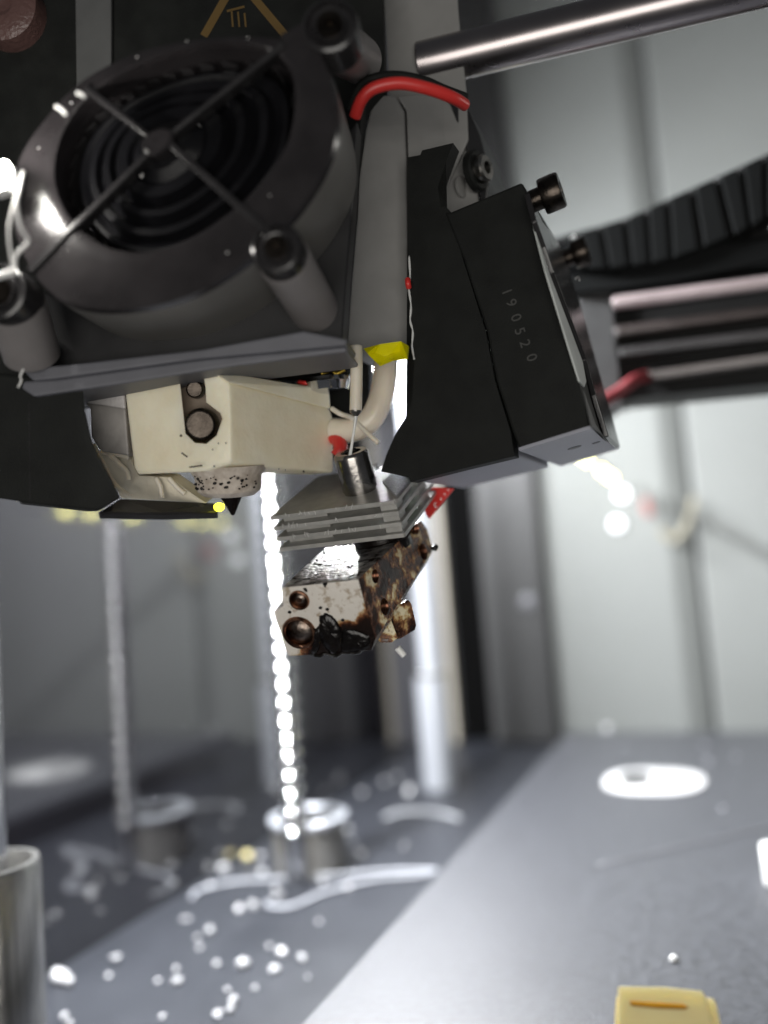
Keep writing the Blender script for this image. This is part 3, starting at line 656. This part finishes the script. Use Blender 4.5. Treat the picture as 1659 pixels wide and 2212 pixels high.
# right-hand face goes back towards the camera's right
B1 = [(760, 60), (1165, 220), (1172, 350), (1190, 372), (1192, 650), (1100, 655), (900, 672)]
sock = loft('sock', [pk.at(*z6(*q)) for q in ((207, 150), (595, 140), (705, 232), (712, 420), (712, 600), (600, 640), (282, 655), (262, 620))],
            [back(q, d) for q, d in (((300, 60), 15.4), ((780, 130), 15.0), ((1172, 350), 15.3), ((1190, 400), 15.3), ((1192, 648), 15.3), ((1080, 655), 15.3), ((560, 640), 15.6), ((420, 620), 15.6))], socket, None, .10, seg=4)
Rs = .30
def scx(x, y, r):
    c = pk.at(*z6(x, y)); return cyl('cutter', c-n_s*.35, c+n_s*.6, r, socket, None, seg=32)
vd = P(*z6(580, 350), 1).normalized()
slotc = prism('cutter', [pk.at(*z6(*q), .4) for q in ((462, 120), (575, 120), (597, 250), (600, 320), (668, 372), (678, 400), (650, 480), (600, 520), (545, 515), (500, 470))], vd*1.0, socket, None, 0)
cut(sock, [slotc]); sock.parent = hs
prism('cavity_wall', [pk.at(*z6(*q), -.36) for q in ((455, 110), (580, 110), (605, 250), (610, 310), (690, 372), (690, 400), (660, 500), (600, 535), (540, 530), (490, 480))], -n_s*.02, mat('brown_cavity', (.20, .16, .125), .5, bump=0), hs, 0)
def bolt(x, y, r, pr=.05):
    c = pk.at(*z6(x, y), -.35)
    lathe('bolt', c, (n_s-vd*1.6), [(r, 0), (r, .12+pr), (r*.9, .17+pr), (r*.78, .15+pr), (r*.7, .15+pr), (0, .145+pr)], darksteel, hs, 40)
bolt(557, 265, .145, .06); bolt(588, 428, .275, .12)
# upper ledge along the right face
loft('upper_ledge', [P(*z6(*q), d) for q, d in (((585, 160), 13.12), ((705, 230), 13.10), ((1174, 352), 15.2), ((1167, 264), 15.2), ((760, 195), 13.5))],
     [P(*z6(*q), d) for q, d in (((600, 165), 14.0), ((715, 235), 14.0), ((1160, 352), 15.8), ((1155, 268), 15.8), ((780, 205), 14.6))], socket, hs, .04, seg=3)
# round collar and nozzle
c0 = P(*z6(700, 640), 14.0); axn = C((0.03, -1, -.12)).normalized()
lathe('collar', c0, axn, [(.66, -.10), (.62, .0), (.56, .08), (.55, .22), (.52, .33), (.42, .41), (.25, .43), (.1, .44), (0, .44)], mat('dirty_silicone', (.60, .54, .47), .5, bump=.01, bs=14, vs=7, col2=(.40, .34, .28)), hs, 56)
c1 = c0+axn*.42
lathe('nozzle', c1+C((.05, 0, .1)), axn+C((.04, 0, 0)), [(.19, -.06), (.18, .02), (.03, .32), (0, .33)], soot, hs, 24)
# specks of burnt plastic
for (x, y, r) in ((482, 476, 7), (762, 465, 6), (808, 533, 6), (1050, 642, 7), (1027, 548, 3), (860, 233, 3), (1070, 398, 3), (745, 672, 10), (628, 540, 4), (636, 618, 5), (655, 512, 4), (690, 510, 4), (500, 565, 4), (965, 635, 3), (935, 630, 3)):
    d = 13.16 if x < 700 else 13.2+(x-700)/490*2.1-.02
    if y > 655: d = 12.93
    blob('speck', P(*z6(x, y), d), r*.4668*d/F*.9, soot, hs, (1, .5, 1.1), .3, 1)
for a, b in (((520, 622), (580, 614)), ((770, 480), (766, 515)), ((485, 555), (512, 575))):
    tube('scratch', [P(*z6(*a), 13.18 if a[0] < 700 else 13.45), P(*z6(*b), 13.18 if a[0] < 700 else 13.45)], .012, soot, hs, 5, 2)
rg = random.Random(4)
for k in range(46):
    a = rg.uniform(-1.25, 1.1); h = rg.uniform(.08, .32)
    u_, v_ = C((1, 0, 0)), C((0, 0, 1)); rr = .57-.04*(h-.12)/.4
    pp = c0+axn*h+(u_*math.sin(a)+v_*math.cos(a))*rr
    blob('speck', pp, rg.choice((.015, .02, .03)), soot, hs, (1.3, 1, 1), .3, 1)
# wraps behind the sock
pw = thing('insulation_wrap', 'crumpled cream and grey wrap behind the silicone covered hotend', 'insulation')
wq = Plane(P(*z6(150, 400), 14.0), C((-.25, .1, 1)))
prism('grey_sheet', [wq.at(*z6(*q)) for q in ((35, 200), (215, 200), (240, 565), (105, 545), (65, 480), (60, 350), (35, 325))], C((0, 0, -.5)), bluefoil, pw, .05)
prism('grey_sheet', [wq.at(*z6(*q), .15) for q in ((30, 245), (215, 240), (225, 352), (120, 335), (45, 325))], C((0, 0, -.1)), mat('pale_wrap', (.55, .53, .52), .35), pw, .04)
wc = [((105, 548), 14.8), ((240, 568), 14.6), ((285, 660), 14.5), ((430, 668), 14.4), ((520, 735), 14.3), ((600, 790), 14.4), ((205, 768), 14.9), ((150, 640), 14.9)]
prism('cream_sheet', [P(*z6(*q), d) for q, d in wc], C((0, .1, -.6)), foil, pw, .05)
for pts in (((150, 560), (190, 600), (230, 640), (240, 680)), ((365, 672), (385, 710), (395, 765)), ((425, 672), (470, 720), (500, 745)), ((75, 515), (120, 600), (175, 700), (250, 758)), ((110, 550), (170, 558), (240, 575))):
    tube('crease', [P(*z6(*q), 14.35) for q in pts], .045, ptfe, pw, 8)
# clutter between the lip and the sock
cl = thing('cooling_fins', 'cream finned plates behind the sock, under the grey lip', 'heat sink')
for k in range(4):
    y = k*26
    loft('fin', [P(*z6(760+k*30, 112+y*.55), 14.6), P(*z6(1000, 130+y), 15.2), P(*z6(1045, 175+y*.8), 15.4), P(*z6(800+k*35, 128+y*.5), 14.7)],
         [P(*z6(760+k*30, 120+y*.55), 16.4), P(*z6(1000, 140+y), 16.6), P(*z6(1045, 183+y*.8), 16.6), P(*z6(800+k*35, 136+y*.5), 16.5)], socket if k % 2 else foil, cl, .01)
bc_ = thing('black_connector', 'black connector block with a bright metal cup below it', 'connector')
loft('block', [P(*z6(*q), 15.0) for q in ((1010, 110), (1245, 80), (1265, 215), (1190, 225), (1030, 212))], [P(*z6(*q), 16.0) for q in ((1010, 110), (1245, 80), (1265, 215), (1190, 225), (1030, 212))], gloss, bc_, .08, seg=3)
cm0 = P(*z6(1150, 215), 15.1)
lathe('metal_cup', cm0, C((.1, -1, .0)), [(.46, 0), (.47, .08), (.44, .12), (.40, .22), (.2, .26), (0, .26)], chrome, bc_)
tube('gold_wire', [P(*z6(1130, 190), 14.8), P(*z6(1180, 175), 14.8), P(*z6(1200, 190), 14.8), P(*z6(1240, 170), 14.8)], .03, mat('brass_wire', (.55, .38, .05), .3, .6), bc_, 8)
tube('red_lead', [P(*z6(1028, 228), 14.9), P(*z6(1060, 232), 14.8), P(*z6(1090, 225), 14.9)], .04, red, bc_, 8)
# thin tube, strand, thick sleeve, tape
tb = thing('sleeve_tube', 'thin cream tube hanging straight down from the bracket, strand below', 'tube')
tube('tube', [P(*z6(1292, 60), 14.0), P(*z6(1294, 150), 14.0), P(*z6(1292, 300), 14.0), P(*z6(1290, 362), 14.0)], lambda t: .105 if t < .96 else .09, ptfe, tb, 20)
lathe('tube_tip', P(*z6(1290, 358), 14.0), C((0.02, -1, 0)), [(.10, 0), (.10, .03), (.04, .10), (0, .11)], steel, tb, 20)
stt = [P(*z6(1291, 378), 14.0), P(*z6(1287, 420), 14.0), P(*z6(1275, 500), 14.05), P(*z5(756, 300), 14.1)]
tag(tube('plastic_strand', stt, lambda t: .035-.012*math.sin(t*3.1), clearish, None, 10), 'thin clear strand of plastic from which the burnt hotend hangs', 'plastic strand')
tk = [P(*z6(1430, 90), 15.2), P(*z6(1425, 200), 15.1), P(*z6(1400, 320), 15.0), P(*z6(1350, 410), 15.0), P(*z6(1270, 450), 15.1), P(*z6(1190, 450), 15.3)]
tag(tube('cable_sleeve', tk, .22, ptfe, None, 20), 'thick cream braided sleeve curving down beside the thin tube', 'cable sleeve')
tag(tube('wire', [P(*z6(1180, 350), 14.9), P(*z6(1220, 375), 14.8), P(*z6(1275, 395), 14.9), P(*z6(1320, 440), 14.8), P(*z6(1395, 510), 14.7)], .045, ptfe, None, 10), 'thin white wire sticking out under the cream sleeve', 'wire')
tag(tube('wire', [P(*z6(1180, 480), 15.3), P(*z6(1212, 500), 15.1), P(*z6(1220, 540), 15.0), P(*z6(1205, 570), 15.0)], .13, red, None, 14), 'red sleeve end peeking out right of the silicone sock', 'wire')
tpq = [((1325, 72), 14.0), ((1400, 52), 13.8), ((1450, 46), 14.05), ((1500, 38), 13.85), ((1534, 58), 14.0), ((1528, 112), 13.75), ((1490, 104), 14.0), ((1460, 120), 13.7), ((1420, 128), 13.95), ((1398, 147), 13.7), ((1370, 120), 14.0), ((1345, 95), 13.8)]
tag(prism('yellow_tape', [P(*z6(*q), d) for q, d in tpq], C((0.02, -.02, -.06)), yellowtape, None, .015), 'torn yellow tape under the grey bracket', 'tape')

# ================================================================== BURNT HOTEND HANGING BY A STRAND
Rh = Matrix(((.9284, .2283, .2931), (.1197, -.9306, .3459), (.3517, -.286, -.8913)))
hu = C((Rh[0][0], Rh[1][0], Rh[2][0])); hv = C((Rh[0][1], Rh[1][1], Rh[2][1])); hw = C((Rh[0][2], Rh[1][2], Rh[2][2]))
A0 = C((-1.961, -.08, -14.3)); WU, WV, WW = 2.328, .661, 2.29
bh_ = thing('burnt_hotend', 'hotend with grey cooling fins and charred block hanging by a strand', 'hotend')
def hp(u, v, w): return A0+hu*u+hv*v+hw*w
TH = .075; PI_ = (WV-TH)/3
def plate(v0, th, u0=0, u1=WU, w0=0, w1=WW, cutc=0, name='fin', m=alu, bevel=.008):
    pts = [(u0, w0), (u1-cutc*.2, w0), (u1, w0+cutc*.3), (u1, w1-cutc), (u1-cutc, w1), (u0+cutc*.4, w1), (u0, w1-cutc*.3)]
    return prism(name, [hp(u, v0, w) for u, w in pts], hv*th, m, bh_, bevel)
for k in range(4): plate(k*PI_, TH, cutc=.12 if k else .3)
# inner core between the fins, notched so that blocks of it show at the front and right
for k in range(3):
    v0 = k*PI_+TH+.004; th = PI_-TH-.008
    plate(v0, th, .40+k*.02, WU-.42, .34, WW-.4, name='core', bevel=.005)
    plate(v0, th, WU-.34, WU-.05, .08+.0*k, .42, name='web', bevel=.01)
    plate(v0, th, WU-.40, WU-.06, 1.35, 1.85, name='web', bevel=.01)
    plate(v0, th, .12, .96, .22, .34, name='web', bevel=.01)
# sandblasted chamfer on the right of the top plate
prism('chamfer', [hp(WU-.02, -.012, .10), hp(WU-.55, -.075, 1.0), hp(WU-.45, -.075, 2.1), hp(WU-.02, -.012, 2.0)], hv*.06, sand, bh_, .01)
# threaded fitting on top
fa = P(*z5(770, 560), 14.75); fb_ = P(*z5(715, 322), 14.2)
ax_ = -hv
fr = 145*.2667*14.3/F*1.0
lathe('fitting', hp(1.42, .02, .80), ax_, [(0, 0), (fr*.92, 0), (fr*.92, .06), (fr, .07), (fr, .66), (fr*.97, .71), (fr*.88, .74), (fr*.58, .74), (fr*.55, .66), (fr*.50, .30), (0, .30)], fitting, bh_, 56, caps=False)
tp_ = hp(1.42, .02, .80)+ax_*.72
rg = random.Random(9)
for k in range(16):
    a = rg.random()*6.28; q = rg.random()*fr*.5
    blob('residue', tp_+hu*math.cos(a)*q+hw*math.sin(a)*q-ax_*rg.uniform(-.03, .05), rg.uniform(.03, .07), soot, bh_, (1, 1, .8), .4, 1)
# loose bristles of plastic behind the fitting
br = thing('plastic_bristles', 'tiny pale plastic bristles floating behind the fitting on the fins', 'plastic thread')
for k in range(14):
    x, y = z5(rg.uniform(900, 1000), rg.uniform(340, 450)); d = 14.9
    tube('bristle', [P(x, y, d), P(x+rg.uniform(-6, 10), y+rg.uniform(-5, 5), d+.03)], .009, white if k % 2 else soot, br, 5, 2)
for k in range(34):
    x, y = z5(rg.uniform(200, 1130), 0); t = (x-z5(112, 0)[0])/(z5(1130, 0)[0]-z5(112, 0)[0])
    q = hp(t*WU, PI_*rg.choice((0, 0, 1, 2)), -.01)
    tube('lint', [q, q+hv*rg.uniform(-.05, .03)+hu*rg.uniform(-.04, .04), q+hv*rg.uniform(.02, .07)+hu*rg.uniform(-.03, .03)-hw*.01], .0035, white, bh_, 4, 2)

# heater block: front face drawn on its plane, body runs back to the right
pbk = Plane(P(*z5(500, 1500), 13.3), -hw+hu*.10)
nb = -pbk.n
FT = [(205, 1338), (400, 1318), (828, 1270), (870, 1430), (935, 1640), (972, 1755), (925, 1775), (940, 1848), (640, 1880), (262, 1893), (135, 1528), (218, 1482)]
def bk(q, d): return P(*z5(*q), d)
BK = [((560, 1010), 15.1), ((800, 990), 15.2), ((1335, 790), 15.6), ((1385, 860), 15.6), ((1425, 985), 15.6), ((1440, 1020), 15.6), ((1395, 1110), 15.6), ((1380, 1140), 15.55), ((1000, 1250), 15.3), ((700, 1300), 15.2), ((500, 1240), 15.1), ((530, 1150), 15.1)]
bdir = hv
off = A0.dot(hv)
frontm = burnt('burnt_front', (.62, .585, .53), .44, 1.5, shiny=.15, zgrad=(tuple(hv*.85+hu*.45), (P(*z5(620, 1640), 13.3)).dot(hv*.85+hu*.45), 1.1))
sidem = burnt('burnt_side', (.80, .72, .50), .55, 2.7, shiny=.22, hard=.07)
topm = mat('baked_silver', (.55, .52, .50), .28, .8, bump=.05, bs=12, var=.85, vs=6, col2=(.04, .028, .022))
front_ = [pbk.at(*z5(*q)) for q in FT]; back_ = [bk(q, d) for q, d in BK]
bm = prism_bm(front_, back_); blk = finish('heater_block', bm, frontm, None, .018)
blk.data.materials.append(sidem); blk.data.materials.append(topm)
ctr = sum(front_, Vector())/12
bpy.context.view_layer.update()
me = blk.data
for p in me.polygons:
    n = p.normal
    if n.dot(hv) < -.55 and n.dot(nb) > -.8: p.material_index = 2
    elif n.dot(hu) > .35 and n.dot(pbk.n) < .8: p.material_index = 1
# holes in the right side of the block and on the front
def hole(x, y, d, ax, r, L=.4):
    c = P(*z5(x, y), d); return cyl('cutter', c+Vector(ax)*.3, c-Vector(ax)*L, r, holem, None, seg=28, ch=.002)
E0 = P(*z5(830, 1270), 13.42); E1 = P(*z5(975, 1770), 13.5); E2 = P(*z5(1400, 1110), 15.6)
sn = (E1-E0).cross(E2-E0).normalized()
if sn.dot(C((0, 0, 1))) < 0: sn = -sn
side = Plane((pbk.at(*z5(828, 1270))+pbk.at(*z5(972, 1755)))/2, ((pbk.at(*z5(972, 1755))-pbk.at(*z5(828, 1270))).cross(bk((1425, 985), 15.6)-pbk.at(*z5(828, 1270)))))
if side.n.dot(C((1, 0, 0))) < 0: side.n = -side.n
HL = ((970, 1245, .115), (1043, 1492, .14), (1357, 1047, .155), (1303, 862, .10))
cuts = []
for x, y, r in HL:
    c = side.at(*z5(x, y)); cuts.append(cyl('cutter', c+side.n*.35, c-side.n*.30, r, holem, None, seg=28, ch=.002))
cc1 = pbk.at(*z5(350, 1440)); cc2 = pbk.at(*z5(350, 1705))
cuts.append(cyl('cutter', cc1+pbk.n*.3, cc1-pbk.n*.14, .165, holem, None, seg=32, ch=.002))
cuts.append(cyl('cutter', cc2+pbk.n*.3, cc2-pbk.n*.12, .275, holem, None, seg=32, ch=.002))
cut(blk, cuts); blk.parent = bh_
holec = mat('dark_thread', (.20, .09, .055), .3, 1, bump=.005, var=.6, vs=4, col2=(.03, .015, .01))
for x, y, r in HL:
    c = side.at(*z5(x, y))
    th = [(r*.99, -.28)]
    for k in range(5): th += [(r*.99, -.24+k*.045), (r*.84, -.22+k*.045)]
    lathe('threaded_hole', c, side.n, [(0, -.28)]+th+[(r*.99, -.005)], holec, bh_, 24, caps=False)
cartm = mat('sooty_steel', (.26, .22, .19), .3, 1, bump=.01, bs=12, var=.7, vs=5, col2=(.05, .03, .02))
def cart(c, r, depth, dome):
    lathe('copper_ring', c, pbk.n, [(r*.78, -.15), (r*.80, .015), (r*.86, .035), (r*.98, .03), (r*1.05, .0), (r*1.05, -.16)], copper, bh_, 48, caps=False)
    lathe('cartridge_end', c, pbk.n, [(0, dome-.02), (r*.3, dome-.025), (r*.6, dome-.05), (r*.78, -.06), (r*.80, -.13)], cartm, bh_, 40, caps=False)
cart(cc1, .165, .1, .02); cart(cc2, .28, .1, .03)
lathe('set_screw', cc1-pbk.n*.05, pbk.n, [(0, .06), (.04, .06), (.05, .03), (.06, .0)], copper, bh_, 24, caps=False)
# dark neck between fins and block
nk0 = hp(1.50, WV-.02, 1.05)
cyl('heat_break', nk0, nk0+hv*.75, .30, darksteel, bh_)
lathe('collar', nk0+hv*.02, hv, [(.46, 0), (.46, .3), (.52, .34), (.52, .5)], soot, bh_, 32)
# smeared residue on top of the block and front
smear = [((450, 1145), 13.55), ((560, 1120), 13.7), ((700, 1140), 13.75), ((800, 1180), 13.7), ((790, 1215), 13.6), ((640, 1225), 13.5), ((500, 1225), 13.45)]
def lump(name, pts, th, m, parent, seed=1):
    r_ = random.Random(seed); P_ = [P(*z5(*q), d) for q, d in pts]; c = sum(P_, Vector())/len(P_)
    cl_ = spline(P_, 5, True); bm = bmesh.new(); n = C((0, .3, 1)).normalized()
    rows = []
    for k, (s, h) in enumerate(((1.02, -.05), (1, .15), (.82, .7), (.5, 1), (.2, .85))):
        rows.append([bm.verts.new(c+(p-c)*(s*(1+r_.uniform(-.05, .05)))+n*th*h*(1+r_.uniform(-.2, .2))) for p in cl_])
    for a_, b_ in zip(rows, rows[1:]):
        for i in range(len(a_)): bm.faces.new((a_[i], a_[(i+1) % len(a_)], b_[(i+1) % len(a_)], b_[i]))
    bm.faces.new(rows[-1]); return finish(name, bm, m, parent, 0, True)
def fd(x, y): return -(M.transposed() @ pbk.at(*z5(x, y))).z
def onf(l): return [(q, fd(*q)) for q in l]
lump('residue', onf([(515, 1575), (560, 1550), (610, 1565), (660, 1620), (700, 1700), (690, 1790), (640, 1880), (600, 1870), (540, 1790), (500, 1700), (515, 1630)]), .07, soot, bh_, 3)
lump('residue', onf([(700, 1690), (790, 1680), (900, 1720), (925, 1790), (880, 1845), (780, 1865), (690, 1850)]), .04, soot, bh_, 5)
lump('residue', onf([(470, 1680), (520, 1660), (530, 1760), (500, 1860), (450, 1880), (460, 1780)]), .05, soot, bh_, 8)
lump('residue', onf([(540, 1305), (565, 1295), (580, 1300), (562, 1335), (552, 1330)]), .02, soot, bh_, 6)
lump('residue', onf([(380, 1345), (405, 1340), (418, 1368), (400, 1372)]), .02, soot, bh_, 7)
for sx_, sy_ in ((520, 1500), (575, 1512), (700, 1600), (270, 1535)):
    lump('residue', onf([(sx_-14, sy_), (sx_, sy_-12), (sx_+16, sy_-4), (sx_+12, sy_+12), (sx_-6, sy_+12)]), .015, soot, bh_, sx_)
bt = [(470, 1888), (520, 1892), (560, 1872), (640, 1892), (700, 1868), (790, 1868), (850, 1856)]
tube('residue', [pbk.at(*z5(*q), .0) for q in bt], lambda t: .022+.012*abs(math.sin(t*9)), soot, bh_, 8)
# lower block behind (nozzle side), and crust over the top
lower = loft('lower_block', [P(*z5(*q), d) for q, d in (((1090, 1520), 14.3), ((1235, 1435), 14.6), ((1262, 1470), 14.6), ((1300, 1640), 14.7), ((1290, 1680), 14.7), ((1165, 1752), 14.4), ((1120, 1640), 14.3))],
             [P(*z5(*q), d) for q, d in (((950, 1540), 15.2), ((1100, 1450), 15.6), ((1120, 1480), 15.6), ((1150, 1640), 15.6), ((1140, 1700), 15.5), ((1010, 1780), 15.2), ((980, 1640), 15.2))], sidem, bh_, .02)
loft('lower_web', [P(*z5(*q), 14.1) for q in ((985, 1760), (1095, 1600), (1150, 1745), (1100, 1782), (1010, 1785))], [P(*z5(*q), 15) for q in ((985, 1740), (1095, 1600), (1140, 1735), (1100, 1770), (1010, 1775))], sidem, bh_, .02)
tag(tube('plastic_scrap', [P(*z5(1145, 1825), 14.6), P(*z5(1165, 1850), 14.6), P(*z5(1200, 1890), 14.6)], .055, white, None, 8), 'bright white sliver of plastic just below the burnt block', 'plastic scrap')
blob('residue', P(*z5(1448, 1015), 15.4), .06, soot, bh_, (1, 1, 1), .3)
# red label strip behind the fins
lbn = C((-.5, .1, 1)); pl = Plane(P(*z5(1480, 640), 15.6), lbn)
rl = thing('red_label', 'red strip with pale lettering behind the cooling fins', 'label')
prism('strip', [pl.at(*z5(*q)) for q in ((1300, 560), (1440, 522), (1602, 535), (1400, 782), (1375, 750))], -pl.n*.05, red, rl, .01)
for s_, (x, y), sz in (('C', (1462, 672), .13), ('e', (1498, 618), .09), ('n', (1528, 580), .09), ('a', (1555, 545), .09)):
    text('letter', s_, sz, pl.at(*z5(x, y), .006), C((.6, .8, 0)), C((-.8, .6, 0)), white, rl)
